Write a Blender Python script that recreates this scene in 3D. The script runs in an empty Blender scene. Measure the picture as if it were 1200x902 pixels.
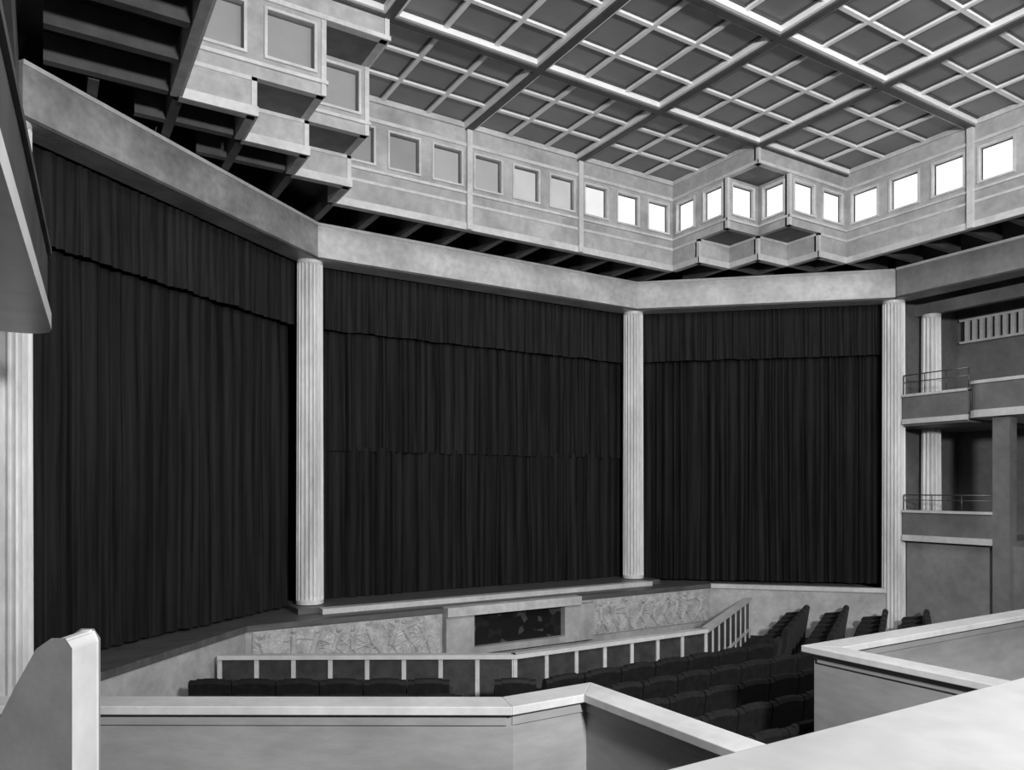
import bpy, math, random
from mathutils import Vector, noise
random.seed(7)
S=bpy.context.scene
S.view_settings.view_transform='Standard'
S.view_settings.look='None'
AX=7.60
EYE_STAGE=-2.06; FLOOR=-3.15; COLT=3.94; BEAMT=4.57; CEIL=6.46; SOF=4.88
# ---------------------------------------------------------------- materials
def mat(name,c0,c1=None,scale=3.0,rough=0.6,bump=0.0,bscale=40,stretch=(1,1,1),emit=0,detail=8,spec=0.4,metal=0.0,sheen=0,p0=.34,p1=.66,blot=0.0):
    M=bpy.data.materials.new(name); M.use_nodes=True
    nt=M.node_tree; N=nt.nodes; L=nt.links
    b=N['Principled BSDF']; b.inputs['Roughness'].default_value=rough
    b.inputs['Specular IOR Level'].default_value=spec
    b.inputs['Metallic'].default_value=metal
    if sheen: b.inputs['Sheen Weight'].default_value=sheen
    if c1 is None: c1=c0
    tc=N.new('ShaderNodeTexCoord'); mp=N.new('ShaderNodeMapping')
    mp.inputs['Scale'].default_value=stretch
    L.new(tc.outputs['Object'],mp.inputs['Vector'])
    n=N.new('ShaderNodeTexNoise'); n.inputs['Scale'].default_value=scale; n.inputs['Detail'].default_value=detail
    n.inputs['Roughness'].default_value=0.6
    L.new(mp.outputs['Vector'],n.inputs['Vector'])
    r=N.new('ShaderNodeValToRGB')
    r.color_ramp.elements[0].position=p0; r.color_ramp.elements[1].position=p1
    r.color_ramp.elements[0].color=(c0,c0,c0,1); r.color_ramp.elements[1].color=(c1,c1,c1,1)
    L.new(n.outputs['Fac'],r.inputs['Fac'])
    out=r.outputs['Color']
    if blot:
        n3=N.new('ShaderNodeTexNoise'); n3.inputs['Scale'].default_value=scale*7; n3.inputs['Detail'].default_value=5
        L.new(mp.outputs['Vector'],n3.inputs['Vector'])
        mr=N.new('ShaderNodeMapRange'); mr.inputs[1].default_value=.35; mr.inputs[2].default_value=.65; mr.inputs[3].default_value=1-blot; mr.inputs[4].default_value=1+blot*.5
        L.new(n3.outputs['Fac'],mr.inputs[0])
        vm=N.new('ShaderNodeVectorMath'); vm.operation='SCALE'
        L.new(out,vm.inputs[0]); L.new(mr.outputs[0],vm.inputs['Scale']); out=vm.outputs[0]
    L.new(out,b.inputs['Base Color'])
    if bump:
        n2=N.new('ShaderNodeTexNoise'); n2.inputs['Scale'].default_value=bscale; n2.inputs['Detail'].default_value=4
        L.new(mp.outputs['Vector'],n2.inputs['Vector'])
        bp=N.new('ShaderNodeBump'); bp.inputs['Strength'].default_value=bump; bp.inputs['Distance'].default_value=0.02
        L.new(n2.outputs['Fac'],bp.inputs['Height']); L.new(bp.outputs['Normal'],b.inputs['Normal'])
    if emit:
        b.inputs['Emission Strength'].default_value=emit
        L.new(r.outputs['Color'],b.inputs['Emission Color'])
    return M
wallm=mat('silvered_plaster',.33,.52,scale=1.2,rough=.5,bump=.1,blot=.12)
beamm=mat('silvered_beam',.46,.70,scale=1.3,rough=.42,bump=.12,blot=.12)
leftbeamm=mat('silvered_beam_shaded',.20,.36,scale=1.5,rough=.42,bump=.12,blot=.15)  # darker copy of silvered_beam: shade on the left beam put into its colour
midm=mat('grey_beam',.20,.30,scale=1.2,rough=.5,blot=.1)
trimm=mat('pale_trim',.52,.70,scale=2,rough=.45,blot=.08)
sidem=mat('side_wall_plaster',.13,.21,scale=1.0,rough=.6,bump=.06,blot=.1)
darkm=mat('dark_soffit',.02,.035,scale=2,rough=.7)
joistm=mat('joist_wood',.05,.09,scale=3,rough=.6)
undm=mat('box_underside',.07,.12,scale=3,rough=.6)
ceilbeam=mat('ceiling_beam_dark',.05,.08,scale=3,rough=.5)
ceilbar=mat('ceiling_bar_pale',.80,.93,scale=3,rough=.35)
glassc=mat('ceiling_frosted_glass',.14,.22,scale=.5,rough=.5,emit=.11)
colm=mat('column_silver',.60,.84,scale=3,rough=.4,stretch=(1,1,.25),blot=.08)
velvet=mat('black_velvet',.002,.014,scale=12,rough=.7,stretch=(1,1,.04),sheen=.028,spec=.2,p0=.38,p1=.64)  # vertical streaks paint the light and shade of folds into the cloth
velvet2=mat('valance_velvet',.004,.018,scale=13,rough=.7,stretch=(1,1,.06),sheen=.035,spec=.2)  # same painted fold streaks, for the valance
stagewood=mat('stage_boards',.07,.14,scale=5,rough=.45,stretch=(.3,4,1))
floorm=mat('auditorium_carpet',.010,.02,scale=6,rough=.9)
seatm=mat('seat_velvet',.004,.011,scale=12,rough=.65,sheen=.03,spec=.3)
reliefm=mat('relief_stone',.36,.60,scale=6,rough=.6,bump=.4,bscale=30,blot=.2)
parm=mat('parapet_painted_wood',.27,.38,scale=1.0,rough=.5,bump=.06,stretch=(.6,.6,2),blot=.08)
copm=mat('parapet_coping',.56,.70,scale=1.5,rough=.4,blot=.07)
nearcop=mat('gallery_coping',.36,.46,scale=1.5,rough=.45,blot=.07)
metalm=mat('rail_metal',.10,.14,rough=.35,metal=.6)
railpanel=mat('pit_rail_panel',.035,.065,scale=6,rough=.5)
outer=mat('outer_wall',.10,.16,scale=1,rough=.8)
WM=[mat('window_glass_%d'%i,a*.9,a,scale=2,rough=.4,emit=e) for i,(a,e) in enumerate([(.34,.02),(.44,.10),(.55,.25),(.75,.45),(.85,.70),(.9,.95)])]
# ---------------------------------------------------------------- mesh builder
class B:
    def __init__(s): s.v=[];s.f=[];s.m=[];s.mats=[];s.sm=[]
    def mi(s,mt):
        if mt not in s.mats: s.mats.append(mt)
        return s.mats.index(mt)
    def prism(s,poly,z0,z1,mt,mtop=None):
        a=sum(poly[i][0]*poly[(i+1)%len(poly)][1]-poly[(i+1)%len(poly)][0]*poly[i][1] for i in range(len(poly)))
        if a<0: poly=poly[::-1]
        n=len(poly);k=len(s.v)
        s.v+=[(x,y,z0) for x,y in poly]+[(x,y,z1) for x,y in poly]
        i0=s.mi(mt); i1=s.mi(mtop or mt)
        s.f.append(list(range(k+n-1,k-1,-1)));s.m.append(i0);s.sm.append(False)
        s.f.append(list(range(k+n,k+2*n)));s.m.append(i1);s.sm.append(False)
        for i in range(n):
            j=(i+1)%n
            s.f.append([k+i,k+j,k+n+j,k+n+i]);s.m.append(i0);s.sm.append(False)
    def box(s,x0,x1,y0,y1,z0,z1,mt,mtop=None):
        s.prism([(x0,y0),(x1,y0),(x1,y1),(x0,y1)],z0,z1,mt,mtop)
    def lbox(s,p,u,n,u0,u1,n0,n1,z0,z1,mt,mtop=None):
        f=lambda a,b:(p[0]+u[0]*a+n[0]*b,p[1]+u[1]*a+n[1]*b)
        s.prism([f(u0,n0),f(u1,n0),f(u1,n1),f(u0,n1)],z0,z1,mt,mtop)
    def tube(s,p0,p1,r,mt,seg=8):
        p0=Vector(p0);p1=Vector(p1);d=(p1-p0).normalized()
        a=d.orthogonal().normalized();b=d.cross(a)
        k=len(s.v)
        for p in (p0,p1):
            for i in range(seg):
                t=2*math.pi*i/seg; s.v.append(tuple(p+a*math.cos(t)*r+b*math.sin(t)*r))
        for i in range(seg):
            j=(i+1)%seg; s.f.append([k+i,k+j,k+seg+j,k+seg+i]);s.m.append(s.mi(mt));s.sm.append(True)
        s.f.append([k+i for i in range(seg)][::-1]);s.m.append(s.mi(mt));s.sm.append(False)
        s.f.append([k+seg+i for i in range(seg)]);s.m.append(s.mi(mt));s.sm.append(False)
    def obj(s,name,parent=None,bevel=0):
        me=bpy.data.meshes.new(name); me.from_pydata(s.v,[],s.f)
        for mt in s.mats: me.materials.append(mt)
        me.polygons.foreach_set('material_index',s.m)
        me.polygons.foreach_set('use_smooth',s.sm)
        me.update()
        o=bpy.data.objects.new(name,me); S.collection.objects.link(o)
        if parent: o.parent=parent
        if bevel:
            b=o.modifiers.new('bevel','BEVEL'); b.width=bevel; b.segments=2; b.limit_method='ANGLE'
        return o
def empty(name):
    e=bpy.data.objects.new(name,None); S.collection.objects.link(e); return e
def unit(p,q):
    L=math.hypot(q[0]-p[0],q[1]-p[1]); u=((q[0]-p[0])/L,(q[1]-p[1])/L); return u,(-u[1],u[0]),L
# ---------------------------------------------------------------- key plan points
C0=(-.32,9.80);C1=(3.94,13.1);C2=(11.24,13.1);C3=(15.24,9.45)
XL,XR=1.35,13.85; YB,YM,YF=-.2,9.6,11.85
XA,XB=3.95,11.25
mc=(XB-XA)/9; mx=(XR-XB)/3; my=(YF-YM)/3; ZW=5.04
# ---------------------------------------------------------------- shell
b=B(); b.box(-2.6,17.9,-6,16,FLOOR-.2,FLOOR,floorm); b.obj('floor')
b=B(); b.box(-2.8,-2.6,-6,16,FLOOR,SOF,outer); b.obj('wall_left')
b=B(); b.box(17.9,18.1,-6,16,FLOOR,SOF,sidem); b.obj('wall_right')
b=B(); b.box(-2.8,18.1,16,16.2,FLOOR,SOF,outer); b.obj('wall_stage_back')
b=B(); b.box(-2.8,18.1,-6.2,-6,FLOOR,SOF,outer); b.obj('wall_back')
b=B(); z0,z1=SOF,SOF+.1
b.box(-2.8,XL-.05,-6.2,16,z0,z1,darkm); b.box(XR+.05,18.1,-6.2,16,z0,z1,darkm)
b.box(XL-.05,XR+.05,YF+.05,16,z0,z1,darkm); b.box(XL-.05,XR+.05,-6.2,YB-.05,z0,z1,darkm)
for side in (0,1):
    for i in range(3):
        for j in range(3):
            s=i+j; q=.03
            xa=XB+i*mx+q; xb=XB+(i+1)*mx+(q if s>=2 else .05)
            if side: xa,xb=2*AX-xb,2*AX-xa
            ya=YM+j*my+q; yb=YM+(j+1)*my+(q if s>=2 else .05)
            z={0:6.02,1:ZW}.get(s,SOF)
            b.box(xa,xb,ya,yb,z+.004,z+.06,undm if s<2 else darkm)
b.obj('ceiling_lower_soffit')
def diagY(x):
    if x<C1[0]: return C1[1]-(C1[0]-x)*(C1[1]-C0[1])/(C1[0]-C0[0])
    if x>C2[0]: return C2[1]-(x-C2[0])*(C2[1]-C3[1])/(C3[0]-C2[0])
    return 13.1
b=B(); jw=.055
for k in range(10):
    x=XA+k*mc; b.box(x-jw,x+jw,YF+.11,13.25,BEAMT+.01,SOF,joistm)
for k in range(1,5):
    for sgn in (0,1):
        x=XB+k*mx
        if sgn: x=2*AX-x
        ys={1:YM+2*my,2:YM+my,3:YM,4:YM}[k]
        b.box(x-jw,x+jw,ys+.12,diagY(x)+.1,BEAMT+.012,SOF,joistm)
for j in range(-14,3):
    y=YM+j*my
    for sgn in (0,1):
        xa={2:XB+mx,1:XB+2*mx}.get(j,XR)+.12
        if y>YM+.01: xb=C2[0]+(C2[1]-y)*(C3[0]-C2[0])/(C2[1]-C3[1])
        else: xb=15.2
        if sgn: xa,xb=2*AX-xb,2*AX-xa
        b.box(xa,xb,y-jw,y+jw,BEAMT+.014,SOF,joistm)
b.obj('ceiling_joists')
# ---------------------------------------------------------------- lantern walls
rT=[(XR,YB),(XR,YM),(XB,YM),(XB,YF)]
rW=[(XR,YB),(XR,YM),(XB+mx,YM),(XB+mx,YM+my),(XB,YM+my),(XB,YF)]
rP=[(XR,YB),(XR,YM),(XB+2*mx,YM),(XB+2*mx,YM+my),(XB+mx,YM+my),(XB+mx,YM+2*my),(XB,YM+2*my),(XB,YF)]
def full(r): return r+[(2*AX-x,y) for x,y in r[::-1]]+[r[0]]
bw=B(); wins=[]
def wl(p,u,n,a,b_,z0,z1,mt=None):
    bw.lbox(p,u,n,a,b_,-.1,0,z0,z1,mt or wallm)
def band(p,u,n,L,pr,z0,z1):
    e=.002 if abs(u[1])>.5 else 0
    bw.lbox(p,u,n,-pr+e,L+pr-e,0,pr,z0+e,z1-e,trimm)
def tierT(p,u,n,L,k,e):
    wl(p,u,n,e,L-e,6.02,CEIL)
    band(p,u,n,L,.03,6.02,6.08); band(p,u,n,L,.05,CEIL-.12,CEIL-.03)
def tierP(p,u,n,L,k,e):
    wl(p,u,n,e,L-e,4.56,ZW)
    band(p,u,n,L,.03,4.56,4.68); band(p,u,n,L,.015,ZW-.05,ZW)
def tierW(p,u,n,L,k,e):
    mm=L/k; zb,zt=5.34,5.92
    wl(p,u,n,e,L-e,ZW,zb); wl(p,u,n,e,L-e,zt,6.02)
    for i in range(k):
        a=i*mm; w0=a+.14; w1=a+mm-.14
        wl(p,u,n,a if i else e,w0,zb,zt); wl(p,u,n,w1,a+mm if i<k-1 else a+mm-e,zb,zt)
        f=.035
        bw.lbox(p,u,n,w0-f,w1+f,0,.02,zt,zt+f,trimm); bw.lbox(p,u,n,w0-f,w1+f,0,.03,zb-f,zb,trimm)
        bw.lbox(p,u,n,w0-f,w0,0,.02,zb,zt,trimm); bw.lbox(p,u,n,w1,w1+f,0,.02,zb,zt,trimm)
        g=.018
        bw.lbox(p,u,n,w0,w1,-.09,-.06,zt-g,zt,joistm); bw.lbox(p,u,n,w0,w1,-.09,-.06,zb,zb+g,joistm)
        bw.lbox(p,u,n,w0,w0+g,-.09,-.061,zb,zt,joistm); bw.lbox(p,u,n,w1-g,w1,-.09,-.061,zb,zt,joistm)
        wins.append((p,u,n,w0,w1,zb,zt))
    band(p,u,n,L,.035,5.19,5.235)
for path,fn in ((full(rT),tierT),(full(rW),tierW),(full(rP),tierP)):
    for p,q in zip(path[:-1],path[1:]):
        u,n,L=unit(p,q); k=max(1,round(L/.8))
        fn(p,u,n,L,k,.003 if abs(u[1])>.5 else 0)
for x in (XA+3*mc,XA+6*mc): bw.box(x-.05,x+.05,YF-.07,YF,4.565,CEIL,trimm)
ybays=[YB+2.45*i for i in range(1,4)]
for sgn in (0,1):
    for y in ybays:
        if sgn: bw.box(XL,XL+.07,y-.05,y+.05,4.565,CEIL,trimm)
        else: bw.box(XR-.07,XR,y-.05,y+.05,4.565,CEIL,trimm)
    for (x,y,za,zb) in ((XB,YM,6.02,CEIL),(XB,YM+my,ZW,6.02),(XB+mx,YM,ZW,6.02),(XB,YM+2*my,4.56,ZW),(XB+mx,YM+my,4.56,ZW),(XB+2*mx,YM,4.56,ZW)):
        if sgn: bw.box(2*AX-x-.05,2*AX-x+.015,y-.015,y+.05,za+.003,zb-.003,trimm)
        else: bw.box(x-.015,x+.05,y-.015,y+.05,za+.003,zb-.003,trimm)
bw.obj('wall_lantern')
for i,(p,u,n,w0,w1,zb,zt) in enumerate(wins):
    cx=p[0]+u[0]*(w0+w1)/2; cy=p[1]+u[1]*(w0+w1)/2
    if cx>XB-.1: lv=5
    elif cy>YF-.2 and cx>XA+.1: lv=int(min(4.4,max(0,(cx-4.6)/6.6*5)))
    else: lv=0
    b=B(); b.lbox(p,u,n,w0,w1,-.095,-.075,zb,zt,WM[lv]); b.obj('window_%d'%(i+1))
# ---------------------------------------------------------------- coffered ceiling
b=B()
b.box(XL,XR,YB,YM,CEIL-.02,CEIL+.04,glassc); b.box(XA,XB,YM,YF,CEIL-.02,CEIL+.04,glassc)
b.obj('ceiling')
b=B()
def bar(axis,c,a0,a1,main,e):
    def bx(c0,c1,z0,z1,mt):
        if axis=='x': b.box(a0,a1,c0,c1,z0,z1,mt)
        else: b.box(c0,c1,a0,a1,z0,z1,mt)
    if main:
        bx(c-.06,c+.06,CEIL-.15-e,CEIL-.02,ceilbeam)
        for s in (-1,1):
            bx(c+s*.085-.025,c+s*.085+.025,CEIL-.12-e,CEIL-.02,ceilbar)
            bx(c+s*.135-.02,c+s*.135+.02,CEIL-.04-e,CEIL-.018,ceilbeam)
    else:
        bx(c-.033,c+.033,CEIL-.07-e,CEIL-.02,ceilbar)
        bx(c-.065,c+.065,CEIL-.034-e,CEIL-.018,ceilbeam)
xs=[XL,XA,XA+3*mc,XA+6*mc,XB,XR]; ysb=[YB,YB+2.45,YB+4.9,YB+7.35,YM,YF]
for a,c in zip(ysb[:-1],ysb[1:]):
    for t in (0,1,2):
        if a==YB and t==0: continue
        y=a+(c-a)*t/3
        if y<=YM+.02: bar('x',y,XL,XR,t==0,0)
        else: bar('x',y,XA,XB,t==0,0)
for i,(a,c) in enumerate(zip(xs[:-1],xs[1:])):
    for t in (0,1,2):
        if i==0 and t==0: continue
        x=a+(c-a)*t/3
        bar('y',x,YB,YF if XA+.05<x<XB-.05 else YM,t==0,.002)
b.obj('ceiling_coffers')
# ---------------------------------------------------------------- stage beams
def stage_beam(p,q,name,mt=beamm):
    u,n,L=unit(p,q); b=B()
    c=(AX,5); mid=((p[0]+q[0])/2,(p[1]+q[1])/2)
    if n[0]*(c[0]-mid[0])+n[1]*(c[1]-mid[1])<0: n=(-n[0],-n[1])
    b.lbox(p,u,n,.0,L-.0,-.2,.22,COLT,BEAMT,mt)
    b.lbox(p,u,n,.0,L-.0,.22,.235,COLT,COLT+.04,joistm)
    b.lbox(p,u,n,.0,L-.0,.22,.24,BEAMT-.05,BEAMT,trimm)
    return b.obj(name)
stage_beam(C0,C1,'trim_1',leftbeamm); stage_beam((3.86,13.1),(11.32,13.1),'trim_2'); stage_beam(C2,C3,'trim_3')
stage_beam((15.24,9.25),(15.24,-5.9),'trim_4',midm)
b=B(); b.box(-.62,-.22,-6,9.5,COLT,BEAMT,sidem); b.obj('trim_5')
# ---------------------------------------------------------------- fluted columns
def column(p,z0,z1,R=.235,nf=20,name='fluted_column'):
    b=B(); seg=nf*6
    prof=[]
    for i in range(seg):
        t=2*math.pi*i/seg; ph=(i%6)/6
        d=0 if ph==0 else math.sin(ph*math.pi)
        prof.append((math.cos(t),math.sin(t),d))
    levels=[(z0,0,1.0),(z0+.06,0,1.0),(z0+.12,1,1.0),(z1-.10,1,.93),(z1-.05,0,.93),(z1,0,.93)]
    for z,fl,sc in levels:
        for cx,cy,d in prof:
            r=R*sc*(1-.24*d*fl); b.v.append((p[0]+cx*r,p[1]+cy*r,z))
    i0=b.mi(colm)
    for l in range(len(levels)-1):
        for i in range(seg):
            j=(i+1)%seg
            b.f.append([l*seg+i,l*seg+j,(l+1)*seg+j,(l+1)*seg+i]);b.m.append(i0);b.sm.append(False)
    b.f.append(list(range((len(levels)-1)*seg,len(levels)*seg)));b.m.append(i0);b.sm.append(False)
    return b.obj(name)
column(C1,EYE_STAGE+.08,COLT); column(C2,EYE_STAGE+.08,COLT)
column(C3,FLOOR,COLT); column(C0,FLOOR,COLT)
# ---------------------------------------------------------------- curtains
def cloth(p,q,z0,z1,mt,name,parent,fold=.20,amp=.12,off=0.,nz=10,seed=1,hem=0.,top=.6):
    rnd=random.Random(seed); u,n,L=unit(p,q)
    c=(AX,5); mid=((p[0]+q[0])/2,(p[1]+q[1])/2)
    if n[0]*(c[0]-mid[0])+n[1]*(c[1]-mid[1])<0: n=(-n[0],-n[1])
    pos=[0]
    while pos[-1]<L: pos.append(pos[-1]+fold*rnd.uniform(.55,1.6))
    amps=[rnd.uniform(.35,1.2) for _ in pos]
    nx=int(L/.018); vs=[];fs=[]; idx=0; row=[]
    for i in range(nx+1):
        s=L*i/nx
        while idx<len(pos)-2 and pos[idx+1]<s: idx+=1
        t=(s-pos[idx])/(pos[idx+1]-pos[idx])
        row.append((s,(abs(math.sin(math.pi*t))**.75)*amps[idx]))
    for j in range(nz+1):
        f=j/nz; z=z0+(z1-z0)*f
        for s,h in row:
            wob=noise.noise(Vector((s*1.7,z*.35,seed)))*.05
            sc=1.0-(1-top)*f
            d=off+amp*h*sc+wob+noise.noise(Vector((s*6,z*.5,seed+9)))*.02
            zz=z+(hem*noise.noise(Vector((s*2.2,0,seed+3))) if j==0 else 0)
            ss=s+noise.noise(Vector((s*2,z*.25,seed+5)))*.04*(1-f)
            vs.append((p[0]+u[0]*ss+n[0]*d,p[1]+u[1]*ss+n[1]*d,zz))
    w=nx+1
    for j in range(nz):
        for i in range(nx): fs.append([j*w+i,j*w+i+1,(j+1)*w+i+1,(j+1)*w+i])
    me=bpy.data.meshes.new(name); me.from_pydata(vs,[],fs); me.materials.append(mt)
    me.polygons.foreach_set('use_smooth',[True]*len(fs)); me.update()
    o=bpy.data.objects.new(name,me); S.collection.objects.link(o); o.parent=parent
def curtain(p,q,seed,split=False,zv=2.78):
    e=empty('stage_curtain')
    if split:
        cloth(p,q,EYE_STAGE+.08,.78,velvet,'lower_drape',e,off=-.49,seed=seed,hem=.015,top=.8)
        cloth(p,q,.70,COLT+.05,velvet,'upper_drape',e,off=-.46,seed=seed+20,hem=.015,amp=.10)
    else:
        cloth(p,q,EYE_STAGE+.02,COLT+.05,velvet,'drape',e,off=-.50,seed=seed,nz=18,hem=.02)
    cloth(p,q,zv,COLT+.05,velvet2,'valance',e,off=-.32,seed=seed+40,fold=.13,amp=.07,nz=6,hem=.03)
curtain(C0,C1,3,False,2.85); curtain(C1,C2,5,True,2.86); curtain(C2,C3,8,False,2.88)
# ---------------------------------------------------------------- stage
b=B()
front=[(.15,9.35),(2.6,11.9),(12.4,11.9),(14.9,9.40)]
poly=front+[(14.98,9.72),(17.8,15.9),(-2.5,15.9),(-.06,9.95)]
b.prism(poly,FLOOR+.001,EYE_STAGE-.06,wallm,stagewood)
b.prism(poly,EYE_STAGE-.06,EYE_STAGE-.02,stagewood)
for p,q in zip(front[:-1],front[1:]):
    u,n,L=unit(p,q); b.lbox(p,u,n,0,L,-.04,.10,EYE_STAGE-.09,EYE_STAGE,trimm if p==front[2] else stagewood)
b.box(3.95,11.2,12.42,12.62,EYE_STAGE-.02,EYE_STAGE+.07,trimm)
b.box(3.6,11.6,12.62,13.7,EYE_STAGE-.02,EYE_STAGE+.07,stagewood)
b.obj('floor_stage')
def relief(x0,x1,z0,z1,name,seed,hs=1.0):
    nx=int((x1-x0)/.014); nz=int((z1-z0)/.014); vs=[];fs=[]
    rnd=random.Random(seed)
    caps=[]
    x=x0+.2
    while x<x1-.12:
        lean=rnd.uniform(-.25,.25); hh=rnd.uniform(.48,.6); zb=z0+.06
        hx=x+lean*.6; hz=zb+hh
        caps.append((x,zb+.22,hx,hz-.09,.045))
        caps.append((hx,hz,hx+.01,hz+.01,.04))
        for s in (-1,1): caps.append((x,zb+.24,x+s*rnd.uniform(.06,.2),zb,.024))
        for s in (-1,1): caps.append((hx,hz-.12,hx+s*rnd.uniform(.1,.26),hz-rnd.uniform(-.05,.25),.017))
        cx=x+rnd.uniform(-.2,.2)
        a0=rnd.uniform(0,6)
        for k in range(7): caps.append((x+.05*math.cos(a0+k*.3),zb+.3+.05*math.sin(a0+k*.3),x+.30*math.cos(a0+k*.3),zb+.3+.28*math.sin(a0+k*.3),.010))
        x+=rnd.uniform(.28,.42)
    for j in range(nz+1):
        for i in range(nx+1):
            X=x0+(x1-x0)*i/nx; z=z0+(z1-z0)*j/nz
            h=0
            for ax,az,bx,bz,r in caps:
                if abs(X-ax)>.42: continue
                dx,dz=bx-ax,bz-az; l=dx*dx+dz*dz+1e-9
                t=max(0,min(1,((X-ax)*dx+(z-az)*dz)/l)); d=math.hypot(X-ax-dx*t,z-az-dz*t)
                if d<r: h=max(h,r*.9*math.sqrt(1-(d/r)**2)+.010)
            e=min(1,min(i,nx-i,j,nz-j)/2)
            vs.append((X,11.88-.012-h*e*hs,z))
    w=nx+1
    for j in range(nz):
        for i in range(nx): fs.append([j*w+i,j*w+i+1,(j+1)*w+i+1,(j+1)*w+i])
    me=bpy.data.meshes.new(name); me.from_pydata(vs,[],fs); me.materials.append(reliefm); me.update()
    o=bpy.data.objects.new(name,me); S.collection.objects.link(o)
relief(2.7,5.85,-2.85,-2.16,'bas_relief_panel',3,.7)
relief(9.15,12.3,-2.85,-2.16,'bas_relief_panel',9,1.2)
M=bpy.data.materials.new('mosaic'); M.use_nodes=True
nt=M.node_tree; vo=nt.nodes.new('ShaderNodeTexVoronoi'); vo.inputs['Scale'].default_value=6
tc=nt.nodes.new('ShaderNodeTexCoord'); nt.links.new(tc.outputs['Object'],vo.inputs['Vector'])
rp=nt.nodes.new('ShaderNodeValToRGB'); rp.color_ramp.interpolation='CONSTANT'
rp.color_ramp.elements[0].color=(.004,.004,.004,1); rp.color_ramp.elements[1].position=.6; rp.color_ramp.elements[1].color=(.012,.012,.012,1)
e=rp.color_ramp.elements.new(.74); e.color=(.055,.055,.055,1)
nt.links.new(vo.outputs['Color'],rp.inputs['Fac']); nt.links.new(rp.outputs['Color'],nt.nodes['Principled BSDF'].inputs['Base Color'])
b=B()
b.box(5.9,8.75,11.68,11.898,-2.2,-2.04,beamm)
b.box(5.9,6.45,11.74,11.898,-2.9,-2.2,wallm); b.box(8.4,9.1,11.74,11.898,-2.9,-2.2,wallm)
b.box(6.45,8.4,11.88,11.895,-2.78,-2.2,M)
b.box(6.45,8.4,11.74,11.898,-2.9,-2.78,wallm)
b.obj('prompter_opening')
# ---------------------------------------------------------------- orchestra rail
b=B()
RV=[(2.1,11.15),(5.6,9.05),(9.3,9.05),(12.75,11.15)]
zt=-2.3; zb=FLOOR
for p,q,k in zip(RV[:-1],RV[1:],(8,7,8)):
    u,n,L=unit(p,q)
    b.lbox(p,u,n,0,L,-.02,.02,zb,zt-.03,railpanel)
    b.lbox(p,u,n,-.02,L+.02,-.07,.07,zt-.06,zt,copm)
    b.lbox(p,u,n,0,L,-.035,.035,zt-.70,zt-.64,trimm)
    for i in range(k+1):
        a=L*i/k; b.lbox(p,u,n,a-.03,a+.03,-.04,.04,zb,zt-.05,trimm)
b.obj('orchestra_pit_rail')
# ---------------------------------------------------------------- seats
def seat_into(b,p,u,f,w=.54):
    def P(x,y,z): return (p[0]+u[0]*x+f[0]*y,p[1]+u[1]*x+f[1]*y,FLOOR+z)
    def slab(prof,x0,x1):
        n=len(prof);k=len(b.v)
        for x in (x0,x1):
            for y,z in prof: b.v.append(P(x,y,z))
        i0=b.mi(seatm)
        for i in range(n):
            j=(i+1)%n; b.f.append([k+i,k+j,k+n+j,k+n+i]);b.m.append(i0);b.sm.append(False)
        b.f.append([k+i for i in range(n)]);b.m.append(i0);b.sm.append(False)
        b.f.append([k+n+i for i in range(n)][::-1]);b.m.append(i0);b.sm.append(False)
    h=w/2-.010
    steps=6
    for s in range(steps):
        a0=-h+2*h*s/steps; a1=-h+2*h*(s+1)/steps
        mid=(a0+a1)/2/h; top=.80-.035*abs(mid)**2.5
        slab([(-.02,.25),(-.12,top-.03),(-.15,top),(-.20,top-.01),(-.22,top-.05),(-.14,.2)],a0,a1)
    slab([(-.05,.34),(-.05,.42),(.26,.45),(.33,.43),(.35,.38),(.30,.32)],-h+.03,h-.03)
    for s in (-1,1):
        x=s*(w/2-.02)
        slab([(-.12,0),(-.16,.55),(-.10,.64),(.10,.61),(.24,.59),(.28,.53),(.24,.46),(.14,.38),(.12,0)],x-.018,x+.018)
b=B()
def off_vertices(d):
    k=.277*d
    return (5.6-k,9.05-d),(9.3+k,9.05-d)
def ok(x,y):
    if y<5.15 and not(3.95<x<5.95): return False
    if y<3.2: return False
    for sx in (x,2*AX-x):
        if sx<3.4 and x<7 and ((sx-.33)*.5145+(y-6.16)*.8575)<.55: return False
        ux,uy=(2.5/3.75,2.8/3.75)
        dd=(sx-.1)*uy-(y-9.1)*ux
        if dd<.45: return False
    if x<.6 or x>14.75: return False
    return True
for k in range(8):
    d=.98+.72*k
    vl,vr=off_vertices(d)
    n=int((vr[0]-vl[0])/.54); w=(vr[0]-vl[0])/n
    for i in range(n):
        x=vl[0]+w*(i+.5); y=vl[1]
        if ok(x,y): seat_into(b,(x,y),(1,0),(0,1),w)
    for sgn,v in ((-1,vl),(1,vr)):
        ux,uy=.8575*sgn,.5145
        for i in range(0,12):
            if i==1: continue
            s=.54*(i+.5)
            x=v[0]+ux*s; y=v[1]+uy*s
            if ok(x,y):
                seat_into(b,(x,y),(ux*sgn,uy*sgn),(-(.5145)*sgn,.8575),.54)
b.obj('theater_seating_rows')
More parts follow.
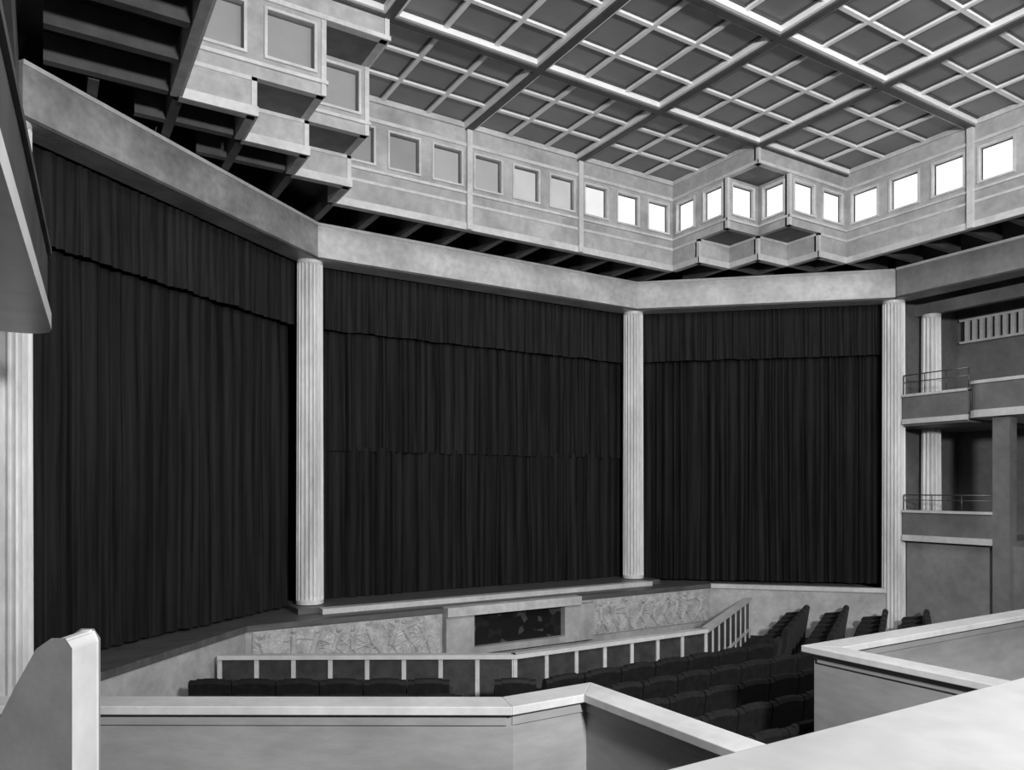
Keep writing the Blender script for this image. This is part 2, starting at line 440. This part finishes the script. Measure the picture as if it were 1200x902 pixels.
# ---------------------------------------------------------------- loge parapets
def parapet(pts,name,ztop=-1.5,zbase=FLOOR,th=.10,cw=.13):
    b=B()
    for p,q in zip(pts[:-1],pts[1:]):
        u,n,L=unit(p,q)
        b.lbox(p,u,n,0,L+th*.5-.003,-th/2,th/2,zbase,ztop-.06,parm)
        for s in (-1,1):
            a,c=(th/2,th/2+.02) if s>0 else (-th/2-.02,-th/2)
            b.lbox(p,u,n,.0,L,a,c,ztop-.15,ztop-.06,parm)
    N=len(pts); us=[unit(pts[i],pts[i+1])[0] for i in range(N-1)]
    def offs(i,d):
        if i==0: n=(-us[0][1],us[0][0]); return (pts[0][0]+n[0]*d-us[0][0]*.05,pts[0][1]+n[1]*d-us[0][1]*.05)
        if i==N-1: n=(-us[-1][1],us[-1][0]); return (pts[-1][0]+n[0]*d+us[-1][0]*.05,pts[-1][1]+n[1]*d+us[-1][1]*.05)
        n0=(-us[i-1][1],us[i-1][0]); n1=(-us[i][1],us[i][0])
        bx,by=n0[0]+n1[0],n0[1]+n1[1]; l=math.hypot(bx,by); bx/=l;by/=l
        c=bx*n0[0]+by*n0[1]; return (pts[i][0]+bx*d/c,pts[i][1]+by*d/c)
    for i in range(N-1):
        b.prism([offs(i,-cw),offs(i+1,-cw),offs(i+1,cw),offs(i,cw)],ztop-.06,ztop,copm)
    return b.obj(name,bevel=.006)
parapet([(-.9,6.90),(2.79,4.60),(3.50,4.60),(3.50,1.3)],'loge_parapet')
parapet([(6.33,1.3),(6.33,4.65),(14.9,4.65)],'loge_parapet')
b=B(); b.prism([(-2.5,7.8),(-.9,6.8),(2.75,4.52),(3.42,4.52),(3.42,-5.9),(-2.5,-5.9)],FLOOR+.001,-2.4,floorm); b.box(6.42,17.8,-5.9,4.55,FLOOR+.001,-2.4,floorm)
b.obj('floor_loge')
b=B()
b.box(.55,5.5,.50,1.02,-.56,-.50,nearcop); b.box(.6,5.45,.58,.94,-2.399,-.56,parm)
b.obj('gallery_parapet',bevel=.01)
v=(.524,.852); r=(.852,-.524)
b=B()
D0,D1=2.62,2.80
prof=[(-1.95,-2.38),(-1.95,-1.15),(-1.80,-.88),(-1.70,-.68),(-1.63,-.555),(-1.58,-.52),(-1.54,-.52),(-1.52,-.55),(-1.52,-2.38)]
n=len(prof)
for D in (D0,D1):
    for l,z in prof: b.v.append((v[0]*D+r[0]*l,v[1]*D+r[1]*l,z))
for i in range(n):
    j=(i+1)%n; b.f.append([i,j,n+j,n+i]);b.m.append(b.mi(copm));b.sm.append(False)
b.f.append(list(range(n)));b.m.append(b.mi(sidem));b.sm.append(False)
b.f.append([n+i for i in range(n)][::-1]);b.m.append(b.mi(sidem));b.sm.append(False)
b.obj('stair_balustrade',bevel=.008)
# ---------------------------------------------------------------- right side galleries
e=empty('side_gallery')
b=B()
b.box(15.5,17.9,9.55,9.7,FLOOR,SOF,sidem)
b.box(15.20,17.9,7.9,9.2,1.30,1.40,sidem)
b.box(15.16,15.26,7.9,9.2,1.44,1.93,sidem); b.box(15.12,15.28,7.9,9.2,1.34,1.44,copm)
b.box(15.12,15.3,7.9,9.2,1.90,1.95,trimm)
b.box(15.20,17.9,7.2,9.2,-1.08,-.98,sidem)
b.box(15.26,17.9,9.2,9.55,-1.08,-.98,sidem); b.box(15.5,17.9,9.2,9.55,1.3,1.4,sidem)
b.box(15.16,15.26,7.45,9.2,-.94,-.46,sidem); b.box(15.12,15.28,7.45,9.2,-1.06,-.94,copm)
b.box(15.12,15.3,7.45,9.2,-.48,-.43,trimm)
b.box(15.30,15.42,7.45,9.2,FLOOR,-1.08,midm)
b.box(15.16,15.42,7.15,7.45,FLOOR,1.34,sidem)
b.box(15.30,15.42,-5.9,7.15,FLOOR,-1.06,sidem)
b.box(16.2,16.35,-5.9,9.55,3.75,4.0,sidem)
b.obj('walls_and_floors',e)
b=B()
for zt_,y0 in ((2.35,7.9),(-.12,7.45)):
    zb_=1.95 if zt_>0 else -.43
    b.tube((15.2,y0,zt_),(15.2,9.2,zt_),.012,metalm); b.tube((15.2,y0,(zt_+zb_)/2+.05),(15.2,9.2,(zt_+zb_)/2+.05),.008,metalm)
    for i in range(4):
        y=y0+(9.2-y0)*i/3; b.tube((15.2,y,zb_),(15.2,y,zt_),.01,metalm)
b.box(17.86,17.895,5.4,9.45,3.3,3.85,darkm)
for i in range(24):
    y=9.3-i*.16; b.box(17.78,17.855,y-.05,y+.03,3.35,3.8,trimm)
b.box(17.78,17.88,5.4,9.45,3.3,3.35,trimm); b.box(17.78,17.88,5.4,9.45,3.8,3.85,trimm)
b.obj('rails_and_grille',e)
column((16.3,9.25),1.40,3.75,R=.2,nf=14); column((16.3,9.25),-.98,1.30,R=.2,nf=14)
def balcony(side):
    if side=='R':
        outline=[(15.04,-5.5),(15.04,7.65)]+[(15.04+.25*(1-math.cos(t)),7.65+.25*math.sin(t)) for t in [math.pi/10*i for i in range(1,6)]]+[(17.8,7.9),(17.8,-5.5)]
    else:
        outline=[(-.52,-.6),(-.17,3.5),(.06,7.6)]+[(.06-.25*(1-math.cos(t)),7.65+.25*math.sin(t)) for t in [math.pi/10*i for i in range(1,6)]]+[(-2.5,7.9),(-2.5,-.6)]
    b=B(); b.prism(outline,1.36,1.50,ceilbar if side=='L' else copm)
    n=len(outline)-2
    for p,q in zip(outline[:n],outline[1:n+1]):
        u,nn,L=unit(p,q)
        c=(17,5) if side=='R' else (-2,5)
        if nn[0]*(c[0]-p[0])+nn[1]*(c[1]-p[1])<0: nn=(-nn[0],-nn[1])
        b.lbox(p,u,nn,0,L,.03,.10,1.5,2.0,joistm if side=='L' else sidem); b.lbox(p,u,nn,-.01,L+.01,.0,.13,2.0,2.06,joistm if side=='L' else trimm)
    b.obj('gallery_balcony')
balcony('R'); balcony('L')
# ---------------------------------------------------------------- lights
def area(name,loc,tgt,sx,sy,power):
    l=bpy.data.lights.new(name,'AREA'); l.shape='RECTANGLE'; l.size=sx; l.size_y=sy; l.energy=power
    o=bpy.data.objects.new(name,l); S.collection.objects.link(o); o.location=loc
    o.rotation_euler=(Vector(tgt)-Vector(loc)).to_track_quat('-Z','Y').to_euler(); return o
area('skylight_lamp',(8.0,3.0,6.2),(8.8,9,0),7,4.2,660)
area('unseen_stage_fill',(2.2,-3.5,2.6),(10.5,12,4.2),.9,.7,1500)  # added fill out of view behind the camera, brightens beams and curtain folds
w=bpy.data.worlds.new('world'); S.world=w; w.use_nodes=True
w.node_tree.nodes['Background'].inputs[0].default_value=(.5,.5,.5,1); w.node_tree.nodes['Background'].inputs[1].default_value=.3
# ---------------------------------------------------------------- camera
c=bpy.data.cameras.new('camera'); o=bpy.data.objects.new('camera',c); S.collection.objects.link(o)
c.sensor_width=36; c.lens=893/1200*36; c.shift_y=122/1200; c.clip_start=.05
o.location=(0,0,0); o.rotation_euler=(math.radians(90),0,-math.radians(31.6))
S.camera=o
